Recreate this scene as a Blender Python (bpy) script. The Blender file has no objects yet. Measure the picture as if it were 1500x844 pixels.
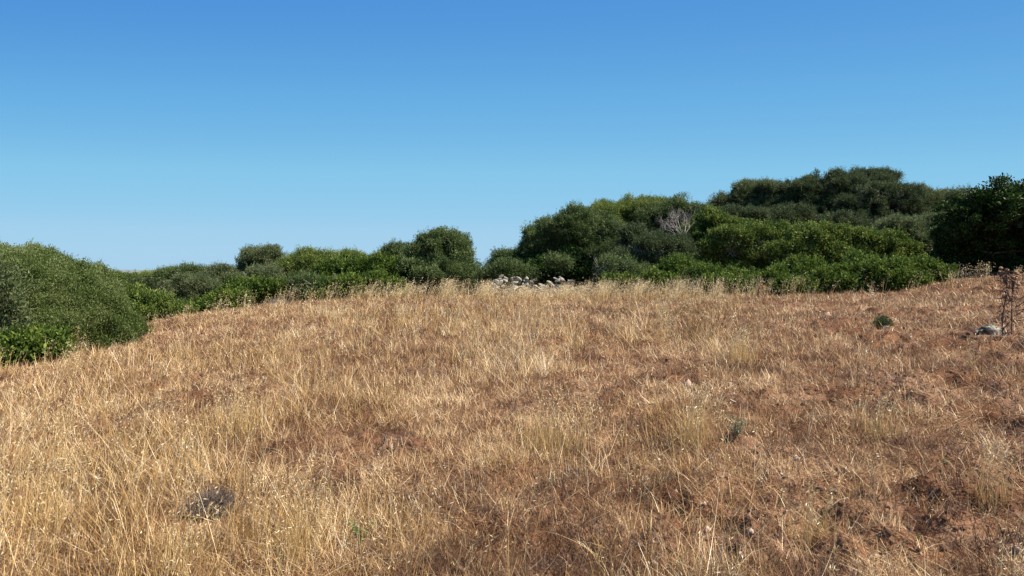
import bpy, math, random
import numpy as np

rng = np.random.default_rng(7)
random.seed(7)
scene = bpy.context.scene
COL = scene.collection
CAM_Z = 2.0
F = 1000.0            # focal length in photo pixels (photo 1500 px wide)
HOR = 398.0           # photo row of the horizon

def at(px, py, Y):
    """world point seen at a photo pixel, at depth Y"""
    return np.array([(px - 750.0) / F * Y, Y, CAM_Z - (py - HOR) / F * Y])

# ------------------------------------------------------------------ noise
def _hash(ix, iy, seed):
    h = (ix.astype(np.int64) * 374761393 + iy.astype(np.int64) * 668265263 + seed * 982451653) & 0x7fffffff
    h = ((h ^ (h >> 13)) * 1274126177) & 0x7fffffff
    h = (h ^ (h >> 16)) & 0xffffff
    return h / float(0xffffff)

def vnoise(x, y, seed=0):
    ix = np.floor(x); iy = np.floor(y)
    fx = x - ix; fy = y - iy
    fx = fx * fx * (3 - 2 * fx); fy = fy * fy * (3 - 2 * fy)
    a = _hash(ix, iy, seed); b = _hash(ix + 1, iy, seed)
    c = _hash(ix, iy + 1, seed); d = _hash(ix + 1, iy + 1, seed)
    return (a * (1 - fx) + b * fx) * (1 - fy) + (c * (1 - fx) + d * fx) * fy

def fbm(x, y, octaves=4, seed=0):
    s = np.zeros_like(x); amp = 0.5; tot = 0
    for o in range(octaves):
        ca, sa = math.cos(o * 1.1), math.sin(o * 1.1)
        s += amp * vnoise((x * ca - y * sa) * 2 ** o, (x * sa + y * ca) * 2 ** o, seed + o * 17)
        tot += amp; amp *= 0.5
    return s / tot

def sstep(a, b, x):
    t = np.clip((x - a) / (b - a), 0, 1)
    return t * t * (3 - 2 * t)

# ------------------------------------------------------------------ terrain
_cp = [(0, 0, 0), (-5, 1, 0), (5, 1, 0), (0, -8, -0.1), (-9, -6, -0.2), (9, -6, 0.1)]
for px, py, Y in [(0, 844, 4.45), (750, 844, 4.45), (1500, 844, 4.5),
                  (1475, 497, 12), (1290, 478, 14), (1400, 416, 23.5), (1480, 418, 22), (1300, 432, 24), (1100, 436, 24.5),
                  (950, 440, 25), (750, 439, 25), (620, 440, 25), (500, 444, 25), (400, 450, 24.5), (300, 462, 23), (230, 478, 20.5),
                  (205, 495, 17.8), (100, 521, 15.8), (0, 535, 14.8), (-150, 560, 14)]:
    p = at(px, py, Y); _cp.append(tuple(p))
_cp += [(-24, 18, -0.8), (-12, 30, -0.25), (-20, 33, -0.9), (-5, 32, 0.55), (0, 32, 0.75), (6, 31, 1.0), (13, 31, 1.65), (20, 30, 2.0), (30, 20, 2.0),
        (-30, 60, -2.2), (-8, 55, -1.0), (6, 55, 1.2), (22, 52, 2.6), (38, 50, 2.6), (-45, 30, -2), (20, 5, 0.6), (-20, 2, -0.6)]
_cp = np.array(_cp, float)
def _U(r2):
    return np.where(r2 > 1e-9, r2 * np.log(r2 + 1e-12), 0.0)
_n = len(_cp)
_A = np.zeros((_n + 3, _n + 3))
_d2 = ((_cp[:, None, :2] - _cp[None, :, :2]) ** 2).sum(-1)
_A[:_n, :_n] = _U(_d2) + np.eye(_n) * 2.0
_A[:_n, _n] = 1; _A[:_n, _n + 1:] = _cp[:, :2]
_A[_n, :_n] = 1; _A[_n + 1:, :_n] = _cp[:, :2].T
_w = np.linalg.solve(_A, np.concatenate([_cp[:, 2], np.zeros(3)]))

def base_z(x, y):
    x = np.asarray(x, float); y = np.asarray(y, float)
    cx = np.clip(x, -60, 60); cy = np.clip(y, -15, 70)
    z = _w[_n] + _w[_n + 1] * cx + _w[_n + 2] * cy
    for i in range(_n):
        z = z + _w[i] * _U((cx - _cp[i, 0]) ** 2 + (cy - _cp[i, 1]) ** 2)
    r = np.hypot(x, y)
    far = sstep(45, 140, r)
    return z * (1 - far) + (-4.0) * far

def bare(x, y):
    """0..1: how bare and churned the soil is"""
    b = sstep(0.45, 0.60, fbm(x * 0.55 + 31, y * 0.55 + 7, 4, 5))
    right = sstep(0.14, 0.50, x / np.maximum(y + 1.0, 1.0))
    near = 1 - sstep(5.5, 9, y)
    mid = np.exp(-((x - 0.4) / 1.6) ** 2) * near
    return np.clip(b * (0.68 + 0.25 * right) + 0.45 * mid * fbm(x * 1.3, y * 1.3, 3, 9) * 1.6 + 0.12 * right, 0, 1)

def gz(x, y):
    x = np.asarray(x, float); y = np.asarray(y, float)
    z = base_z(x, y)
    r = np.hypot(x, y)
    fade = 1 - sstep(30, 60, r)
    z = z + fade * 0.16 * (fbm(x * 0.45, y * 0.45, 3, 3) - 0.5)
    k = bare(x, y)
    c = fbm(x * 3.2, y * 3.2, 4, 11)
    z = z + fade * (0.02 + 0.17 * k) * (c - 0.5) * 1.9
    c2 = np.abs(fbm(x * 5.5, y * 5.5, 3, 23) - .5) * 2
    z = z - fade * (0.015 + 0.10 * k) * (c2 - 0.3)
    return z

def gz1(x, y):
    return float(gz(np.array([x]), np.array([y]))[0])

# ------------------------------------------------------------------ materials
def new_mat(name):
    m = bpy.data.materials.new(name); m.use_nodes = True
    nt = m.node_tree; nt.nodes.clear()
    out = nt.nodes.new('ShaderNodeOutputMaterial')
    return m, nt, out

def ramp_node(nt, stops):
    r = nt.nodes.new('ShaderNodeValToRGB')
    el = r.color_ramp.elements
    while len(el) < len(stops): el.new(0.5)
    for e, (p, c) in zip(el, stops):
        e.position = p; e.color = (*c, 1)
    return r

def tint_mat(name, stops, rough=0.6, transl=0.25, spec=0.3, boost=1.25):
    m, nt, out = new_mat(name)
    a = nt.nodes.new('ShaderNodeAttribute'); a.attribute_name = 'tint'
    r = ramp_node(nt, stops)
    nt.links.new(a.outputs['Fac'], r.inputs['Fac'])
    p = nt.nodes.new('ShaderNodeBsdfPrincipled')
    p.inputs['Roughness'].default_value = rough
    p.inputs['Specular IOR Level'].default_value = spec
    nt.links.new(r.outputs['Color'], p.inputs['Base Color'])
    if transl > 0:
        t = nt.nodes.new('ShaderNodeBsdfTranslucent')
        mx = nt.nodes.new('ShaderNodeMixShader'); mx.inputs[0].default_value = transl
        g = nt.nodes.new('ShaderNodeHueSaturation'); g.inputs['Value'].default_value = boost
        nt.links.new(r.outputs['Color'], g.inputs['Color'])
        nt.links.new(g.outputs['Color'], t.inputs['Color'])
        nt.links.new(p.outputs[0], mx.inputs[1]); nt.links.new(t.outputs[0], mx.inputs[2])
        nt.links.new(mx.outputs[0], out.inputs['Surface'])
    else:
        nt.links.new(p.outputs[0], out.inputs['Surface'])
    return m

def noise_mat(name, stops, scale=6, rough=0.9, bump=0.3, detail=6, bscale=None, coord='Object', spec=0.2):
    m, nt, out = new_mat(name)
    tc = nt.nodes.new('ShaderNodeTexCoord')
    n = nt.nodes.new('ShaderNodeTexNoise'); n.inputs['Scale'].default_value = scale; n.inputs['Detail'].default_value = detail
    nt.links.new(tc.outputs[coord], n.inputs['Vector'])
    r = ramp_node(nt, stops)
    nt.links.new(n.outputs['Fac'], r.inputs['Fac'])
    p = nt.nodes.new('ShaderNodeBsdfPrincipled'); p.inputs['Roughness'].default_value = rough
    p.inputs['Specular IOR Level'].default_value = spec
    nt.links.new(r.outputs['Color'], p.inputs['Base Color'])
    if bump:
        n2 = nt.nodes.new('ShaderNodeTexNoise'); n2.inputs['Scale'].default_value = bscale or scale * 3; n2.inputs['Detail'].default_value = 8
        nt.links.new(tc.outputs[coord], n2.inputs['Vector'])
        b = nt.nodes.new('ShaderNodeBump'); b.inputs['Strength'].default_value = bump; b.inputs['Distance'].default_value = 0.05
        nt.links.new(n2.outputs['Fac'], b.inputs['Height']); nt.links.new(b.outputs[0], p.inputs['Normal'])
    nt.links.new(p.outputs[0], out.inputs['Surface'])
    return m

LEAF = {
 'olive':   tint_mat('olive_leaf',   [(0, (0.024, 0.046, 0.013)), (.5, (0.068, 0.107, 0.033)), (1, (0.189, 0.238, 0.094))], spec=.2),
 'grey':    tint_mat('grey_leaf',    [(0, (0.039, 0.058, 0.023)), (.5, (0.099, 0.129, 0.053)), (1, (0.216, 0.246, 0.124))], spec=.2),
 'lentisk': tint_mat('lentisk_leaf', [(0, (0.016, 0.039, 0.007)), (.5, (0.055, 0.101, 0.016)), (1, (0.188, 0.248, 0.042))], rough=.6, spec=.22),
 'pale':    tint_mat('pale_leaf',    [(0, (0.045, 0.074, 0.013)), (.5, (0.123, 0.168, 0.035)), (1, (0.258, 0.302, 0.083))], spec=.2),
 'fine':    tint_mat('fine_leaf',    [(0, (0.034, 0.062, 0.013)), (.5, (0.093, 0.137, 0.032)), (1, (0.218, 0.257, 0.104))], spec=.2),
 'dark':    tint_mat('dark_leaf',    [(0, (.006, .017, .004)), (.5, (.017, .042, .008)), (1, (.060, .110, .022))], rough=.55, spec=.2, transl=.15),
 'sombre':  tint_mat('sombre_leaf',  [(0, (0.018, 0.032, 0.013)), (.5, (0.049, 0.073, 0.030)), (1, (0.129, 0.159, 0.072))], spec=.2),
 'yellow':  tint_mat('yellow_leaf',  [(0, (0.022, 0.050, 0.009)), (.5, (0.074, 0.120, 0.022)), (1, (0.230, 0.282, 0.061))], rough=.6, spec=.22),
}
BARK = noise_mat('bark', [(.3, (.09, .075, .062)), (.7, (.22, .19, .165))], scale=9, bump=.5)
DEADWOOD = noise_mat('dead_wood', [(.3, (.23, .205, .195)), (.7, (.39, .36, .345))], scale=9, bump=.3)
BRUSHWOOD = noise_mat('brush_wood', [(.3, (.15, .12, .11)), (.7, (.30, .25, .23))], scale=9, bump=.3)
CUSHION = noise_mat('cushion_twig', [(.3, (.08, .060, .052)), (.7, (.27, .215, .195))], scale=20, bump=.2)
THISTLESTEM = noise_mat('thistle_stem', [(.3, (.085, .055, .045)), (.7, (.19, .125, .10))], scale=30, bump=.2)
THISTLEHEAD = noise_mat('thistle_head', [(.3, (.26, .15, .08)), (.7, (.52, .34, .20))], scale=60, bump=.6)
RUST = tint_mat('rust_leaf', [(0, (.16, .05, .02)), (1, (.36, .13, .05))], transl=.2)
LIMESTONE = noise_mat('limestone', [(.30, (.12, .105, .095)), (.50, (.36, .32, .265)), (.7, (.60, .545, .46))], scale=3.5, bump=.7, bscale=14)
LICHEN = noise_mat('lichen_stone', [(.36, (.05, .046, .042)), (.5, (.30, .265, .225)), (.64, (.54, .48, .39))], scale=6, bump=.8, bscale=20)
PINKSTONE = noise_mat('pink_stone', [(.3, (.38, .27, .21)), (.7, (.58, .45, .37))], scale=9, bump=.4)
GRASS = tint_mat('straw', [(0, (.11, .052, .022)), (.3, (.42, .240, .070)), (.6, (.64, .445, .205)), (1, (.82, .70, .52))], rough=.38, transl=.14, spec=.5, boost=1.0)
LITTER = tint_mat('straw_litter', [(0, (.070, .034, .018)), (.33, (.27, .146, .068)), (.66, (.54, .355, .175)), (1, (.86, .70, .46))], rough=.45, transl=.08, spec=.35, boost=1.0)
OAT = tint_mat('oat_straw', [(0, (.46, .29, .10)), (.5, (.66, .48, .22)), (1, (.84, .73, .52))], rough=.38, transl=.18, spec=.5, boost=1.0)
WEED = tint_mat('weed_leaf', [(0, (.07, .11, .03)), (1, (.22, .30, .09))], transl=.3)
GREYWEED = tint_mat('grey_weed', [(0, (.13, .13, .075)), (1, (.30, .29, .18))], transl=.2)

def ground_material():
    m, nt, out = new_mat('dry_soil')
    L = nt.links
    tc = nt.nodes.new('ShaderNodeTexCoord')
    def noise(sc, det=8):
        n = nt.nodes.new('ShaderNodeTexNoise'); n.inputs['Scale'].default_value = sc; n.inputs['Detail'].default_value = det
        L.new(tc.outputs['Object'], n.inputs['Vector']); return n
    soil = ramp_node(nt, [(.28, (.065, .029, .016)), (.5, (.135, .062, .035)), (.72, (.24, .125, .070))])
    n1 = noise(2.6); L.new(n1.outputs['Fac'], soil.inputs['Fac'])
    lit = ramp_node(nt, [(.3, (.15, .082, .052)), (.55, (.29, .175, .112)), (.8, (.45, .31, .21))])
    n2 = noise(38, 4); L.new(n2.outputs['Fac'], lit.inputs['Fac'])
    n3 = noise(1.1, 6)
    mk = ramp_node(nt, [(.46, (0, 0, 0)), (.68, (1, 1, 1))]); L.new(n3.outputs['Fac'], mk.inputs['Fac'])
    mx = nt.nodes.new('ShaderNodeMix'); mx.data_type = 'RGBA'
    L.new(mk.outputs['Color'], mx.inputs['Factor']); L.new(soil.outputs['Color'], mx.inputs['A']); L.new(lit.outputs['Color'], mx.inputs['B'])
    p = nt.nodes.new('ShaderNodeBsdfPrincipled'); p.inputs['Roughness'].default_value = .95; p.inputs['Specular IOR Level'].default_value = .1
    L.new(mx.outputs['Result'], p.inputs['Base Color'])
    n4 = noise(26, 8)
    b = nt.nodes.new('ShaderNodeBump'); b.inputs['Strength'].default_value = .8; b.inputs['Distance'].default_value = .05
    L.new(n4.outputs['Fac'], b.inputs['Height']); L.new(b.outputs[0], p.inputs['Normal'])
    L.new(p.outputs[0], out.inputs['Surface'])
    return m

# ------------------------------------------------------------------ mesh helpers
def link_mesh(name, V, faces_flat, nper, mat, parent=None, tint=None, smooth=False):
    """V (n,3); faces_flat index array with nper verts per face"""
    me = bpy.data.meshes.new(name)
    V = np.ascontiguousarray(V, np.float32); Fi = np.ascontiguousarray(faces_flat, np.int32).ravel()
    nf = len(Fi) // nper
    me.vertices.add(len(V)); me.vertices.foreach_set('co', V.ravel())
    me.loops.add(len(Fi)); me.loops.foreach_set('vertex_index', Fi)
    me.polygons.add(nf)
    me.polygons.foreach_set('loop_start', np.arange(nf, dtype=np.int32) * nper)
    if smooth: me.polygons.foreach_set('use_smooth', np.ones(nf, bool))
    if tint is not None:
        a = me.attributes.new('tint', 'FLOAT', 'POINT'); a.data.foreach_set('value', np.ascontiguousarray(tint, np.float32))
    me.update(calc_edges=True)
    me.materials.append(mat)
    o = bpy.data.objects.new(name, me); COL.objects.link(o)
    if parent is not None: o.parent = parent
    return o

def tag(o, label=None, cat=None, group=None, kind=None):
    if label: o['label'] = label
    if cat: o['category'] = cat
    if group: o['group'] = group
    if kind: o['kind'] = kind
    return o

def empty(name, loc):
    e = bpy.data.objects.new(name, None); COL.objects.link(e)
    e.location = loc; e.empty_display_size = .2
    return e

def unit(v):
    return v / np.maximum(np.linalg.norm(v, axis=-1, keepdims=True), 1e-9)

class Tubes:
    def __init__(s): s.V = []; s.Q = []; s.n = 0
    def add(s, pts, rads, k=5):
        pts = np.asarray(pts, float); m = len(pts)
        d = unit(np.gradient(pts, axis=0))
        ref = np.array([0, 0, 1.0]) if abs(d[0, 2]) < .9 else np.array([1.0, 0, 0])
        a = unit(np.cross(d, ref)); b = np.cross(d, a)
        th = np.arange(k) / k * 2 * math.pi
        ring = pts[:, None, :] + np.asarray(rads)[:, None, None] * (a[:, None, :] * np.cos(th)[None, :, None] + b[:, None, :] * np.sin(th)[None, :, None])
        s.V.append(ring.reshape(-1, 3))
        i = np.arange(m - 1)[:, None] * k; j = np.arange(k)[None, :]; j2 = (j + 1) % k
        q = np.stack([i + j, i + j2, i + k + j2, i + k + j], -1).reshape(-1, 4) + s.n
        s.Q.append(q); s.n += m * k
    def build(s, name, mat, parent=None, origin=None):
        V = np.concatenate(s.V)
        if origin is not None: V = V - origin
        return link_mesh(name, V, np.concatenate(s.Q), 4, mat, parent, smooth=True)

def wiggle(p0, p1, n, amp):
    t = np.linspace(0, 1, n)[:, None]
    p = np.asarray(p0) * (1 - t) + np.asarray(p1) * t
    off = rng.normal(0, amp, (n, 3)); off[0] = 0; off[-1] = 0
    return p + off

def leaves_mesh(P, A, N, L, W):
    """rhombus leaves: centres-base P, axis A, normal N"""
    S = unit(np.cross(A, N))
    L = L[:, None]; W = W[:, None]
    v0 = P; v1 = P + A * L * .45 + S * W * .5; v2 = P + A * L; v3 = P + A * L * .45 - S * W * .5
    V = np.stack([v0, v1, v2, v3], 1).reshape(-1, 3)
    return V, np.arange(len(V)).reshape(-1, 4)

# ------------------------------------------------------------------ shrubs and trees
KIND = {  # leaf length, width, leaves per m2 of crown surface, clump radius, shoot share, droop
 'olive':   dict(l=.105, w=.030, d=1500, rc=.27, shoot=.35, sub=.52, per=3.0),
 'grey':    dict(l=.090, w=.028, d=1500, rc=.25, shoot=.45, sub=.48, per=3.0),
 'lentisk': dict(l=.115, w=.056, d=950,  rc=.25, shoot=.45, sub=.48, per=2.8),
 'pale':    dict(l=.085, w=.030, d=1500, rc=.26, shoot=.45, sub=.60),
 'fine':    dict(l=.050, w=.016, d=5200, rc=.15, shoot=.40, sub=.34, per=6.5, jit=.015, smooth=True),
 'dark':    dict(l=.110, w=.058, d=1000, rc=.26, shoot=.15, sub=.60),
 'sombre':  dict(l=.105, w=.030, d=1400, rc=.28, shoot=.50, sub=.55, per=3.0),
 'yellow':  dict(l=.105, w=.052, d=950,  rc=.25, shoot=.50, sub=.50, per=2.8),
}

def rand_dirs(n):
    return unit(rng.normal(0, 1, (n, 3)))

def crown_leaves(lobes, kind, dens=1.0):
    K = KIND[kind]
    C = np.array([l[0] for l in lobes]); R = np.array([l[1] for l in lobes])
    allP, allA, allN, allL, allW, allT = [], [], [], [], [], []
    def inside(p, skip, lim):
        m = np.zeros(len(p), bool)
        for i in range(len(C)):
            if i == skip: continue
            m |= (((p - C[i]) / R[i]) ** 2).sum(-1) < lim
        return m
    def emit(P, A, N, L, W, T):
        allP.append(P); allA.append(A); allN.append(N); allL.append(L); allW.append(W); allT.append(T)
    for i in range(len(C)):
        a, b, c = R[i]
        area = 4 * math.pi * (((a * b) ** 1.6 + (a * c) ** 1.6 + (b * c) ** 1.6) / 3) ** (1 / 1.6)
        sr = min(K['sub'], .62 * min(a, b, c))
        ns = max(6, int(area / (sr * sr) * .46))
        sd = rand_dirs(ns * 2)
        sd = sd[sd[:, 2] > -.75][:ns]
        sp = C[i] + R[i] * sd * (1 - .55 * sr / min(a, b, c) + rng.normal(0, K.get('jit', .13), (len(sd), 1)))
        keep = ~inside(sp, i, .55)
        keep &= (sd[:, 1] < .45) | (rng.random(len(sd)) < .45)
        sp = sp[keep]; sd = sd[keep]
        if len(sp) == 0: continue
        sm_ = K.get('smooth')
        srad = sr * (rng.uniform(.9, 1.1, len(sp)) if sm_ else rng.uniform(.5, 1.4, len(sp)))
        stint = rng.normal(0, .05 if sm_ else .13, len(sp))
        # clumps on every sub-mass
        per = max(7, int(K.get('per', 3.4) * (sr / K['rc']) ** 2))
        cd = rand_dirs(len(sp) * per).reshape(len(sp), per, 3)
        cd = unit(cd + .55 * sd[:, None, :] + np.array([0, 0, .25]))
        sq = np.array([1, 1, .8])
        cp = (sp[:, None, :] + srad[:, None, None] * cd * sq * rng.uniform(.62, 1.22, (len(sp), per, 1))).reshape(-1, 3)
        co = cd.reshape(-1, 3)
        ct = np.repeat(stint, per) + rng.normal(0, .12, len(cp))
        ok = ~inside(cp, i, .62)
        cp = cp[ok]; co = co[ok]; ct = ct[ok]
        if len(cp) == 0: continue
        total = int(area * K['d'] * dens)
        m = max(6, int(total / len(cp)))
        rc = K['rc'] * rng.uniform(.6, 1.35, len(cp))
        # leaves in clumps
        u = rand_dirs(len(cp) * m).reshape(len(cp), m, 3) * (rng.random((len(cp), m, 1)) ** .45)
        u = u + .25 * co[:, None, :]
        P = cp[:, None, :] + rc[:, None, None] * u * np.array([1, 1, .8])
        A = unit(co[:, None, :] * .65 + np.array([0, 0, .45]) + rng.normal(0, .55, P.shape))
        N = unit(co[:, None, :] * .55 + np.array([0, 0, .3]) + rng.normal(0, .6, P.shape))
        tipness = (u * co[:, None, :]).sum(-1)
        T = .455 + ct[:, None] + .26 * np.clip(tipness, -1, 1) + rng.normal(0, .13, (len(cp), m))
        s = rng.uniform(.65, 1.25, (len(cp), m))
        emit(P.reshape(-1, 3), A.reshape(-1, 3), N.reshape(-1, 3), (K['l'] * s).ravel(), (K['w'] * s).ravel(), T.ravel())
        # shoots that break the outline
        ks = rng.random(len(cp)) < K['shoot']
        ks &= (co[:, 2] > -.1)
        sp2 = cp[ks]; so = co[ks]
        if len(sp2):
            q = 18
            ax = unit(so * .6 + np.array([0, 0, .8]) + rng.normal(0, .25, so.shape))
            ln = K['rc'] * rng.uniform(.6, 1.5, len(sp2))
            t = rng.random((len(sp2), q, 1))
            P = sp2[:, None, :] + so[:, None, :] * K['rc'] * .5 + ax[:, None, :] * ln[:, None, None] * t + rng.normal(0, K['rc'] * .09, (len(sp2), q, 3))
            A = unit(ax[:, None, :] * .8 + rng.normal(0, .45, P.shape))
            N = rand_dirs(P.size // 3).reshape(P.shape)
            s = rng.uniform(.6, 1.05, (len(sp2), q)) * (1.05 - .35 * t[..., 0])
            T = .52 + ct[ks][:, None] + .18 * t[..., 0] + rng.normal(0, .1, (len(sp2), q))
            emit(P.reshape(-1, 3), A.reshape(-1, 3), N.reshape(-1, 3), (K['l'] * s).ravel(), (K['w'] * s).ravel(), T.ravel())
        # inner foliage
        nf = int(area * K['d'] * .10 * dens) + 60
        d = rand_dirs(nf)
        P = C[i] + R[i] * d * rng.uniform(.45, .86, (nf, 1))
        s = rng.uniform(1.5, 2.4, nf)
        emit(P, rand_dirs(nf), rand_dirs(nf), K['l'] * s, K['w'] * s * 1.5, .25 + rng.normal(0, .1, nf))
    return [np.concatenate(v) for v in (allP, allA, allN, allL, allW, allT)]

def make_plant(name, cat, kind, label, Y, lobes_px, group, trunk=None, skirt=True, dens=1.0, depth=.85, twigs=0, twig_at=None):
    lobes = []
    for l in lobes_px:
        px, py, rx, ry = l[:4]; dY = l[4] if len(l) > 4 else 0
        if kind not in ('fine', 'dark'):
            px += rng.normal(0, .09) * rx; py += rng.normal(0, .06) * ry; rx *= rng.uniform(.84, 1.12); ry *= rng.uniform(.86, 1.06)
        y = Y + dY
        c = at(px, py, y); r = np.array([rx / F * y, rx / F * y * depth, ry / F * y])
        cut = np.minimum(.17, .24 * r)
        if kind != 'dark': c[2] -= .3 * cut[2]; r = r - cut * np.array([.25, .5, 1])
        r[1] = max(r[1], .5 * r[2]); r[1] = min(r[1], 2.6)
        lobes.append((c, r))
    if kind not in ('fine', 'dark') and 'sapling' not in name:
        extra = []
        for c, r in lobes:
            for k in range(3):
                d = rand_dirs(1)[0]; d[2] = abs(d[2]) * .6; d[1] = -abs(d[1]) * .7; d = unit(d)
                q = rng.uniform(.22, .40)
                extra.append((c + r * d * rng.uniform(.82, 1.02), np.maximum(r * q * np.array([1.15, 1.1, .8]), .16)))
        lobes = lobes + extra
    cx = float(np.mean([l[0][0] for l in lobes])); cy = float(np.mean([l[0][1] for l in lobes]))
    g = gz1(cx, cy)
    if skirt:
        extra = []
        for c, r in lobes:
            gg = gz1(c[0], c[1]); bot = c[2] - r[2] * .75
            if bot > gg + .25 and r[2] > .34:
                h = (bot - gg)
                n = max(1, int(round(h / (1.3 * max(r[2], .5)))))
                for k in range(n):
                    zc = gg + h * (k + .5) / n
                    extra.append((np.array([c[0] + rng.normal(0, .12), c[1] + .05, zc]), np.array([r[0] * .9, r[1] * .9, max(h / n * .75, .3)])))
        lobes = lobes + extra
    base = np.array([cx, cy, g])
    if trunk is not None:
        tp = at(trunk, HOR, Y); base = np.array([tp[0], cy, gz1(tp[0], cy)])
    root = empty(name, base); tag(root, label, cat, group)
    P, A, N, L, W, T = crown_leaves(lobes, kind, dens)
    gl = gz(P[:, 0], P[:, 1]); ok = P[:, 2] > gl + .02
    P, A, N, L, W, T = [v[ok] for v in (P, A, N, L, W, T)]
    V, Q = leaves_mesh(P - base, A, N, L, W)
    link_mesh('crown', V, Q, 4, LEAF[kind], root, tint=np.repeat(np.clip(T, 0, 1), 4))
    tb = Tubes()
    hgt = max(l[0][2] + l[1][2] for l in lobes) - base[2]
    r0 = (.035 + .022 * hgt) * (.32 if 'sapling' in name else 1)
    nst = 1 if cat == 'tree' else 3
    fork = base + np.array([rng.normal(0, .12), rng.normal(0, .12), hgt * (.24 if cat == 'tree' else .08)])
    tb.add(wiggle(base + np.array([0, 0, -.25]), fork, 4, .03), np.linspace(r0 * 1.25, r0, 4), 7)
    for c, r in lobes:
        tb.add(wiggle(fork, c + r * np.array([0, 0, .2]), 6, .08), np.linspace(r0 * .75, r0 * .25, 6), 5)
        for k in range(4):
            d = rand_dirs(1)[0]; d[2] = abs(d[2]) * .8
            e = c + r * d * .92
            tb.add(wiggle(c + r * d * .1, e, 5, .06), np.linspace(r0 * .3, r0 * .08, 5), 4)
    tb.build('trunk', BARK, root, origin=base)
    if twigs:
        tw = Tubes()
        tx, ty, trx, try_ = twig_at
        for k in range(twigs):
            p = at(tx + rng.uniform(-1, 1) * trx, ty + rng.uniform(-.3, 1) * try_, Y) ; p[1] = lobes[0][0][1] - lobes[0][1][1] * rng.uniform(.75, 1.02)
            d = unit(np.array([rng.normal(0, .6), rng.normal(-.2, .3), rng.uniform(.1, 1)])) * rng.uniform(.2, .6)
            tw.add(wiggle(p, p + d, 5, .04), np.linspace(.011, .004, 5), 4)
        o = tw.build('bare_branches', DEADWOOD, root, origin=base)
    return root

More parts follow.
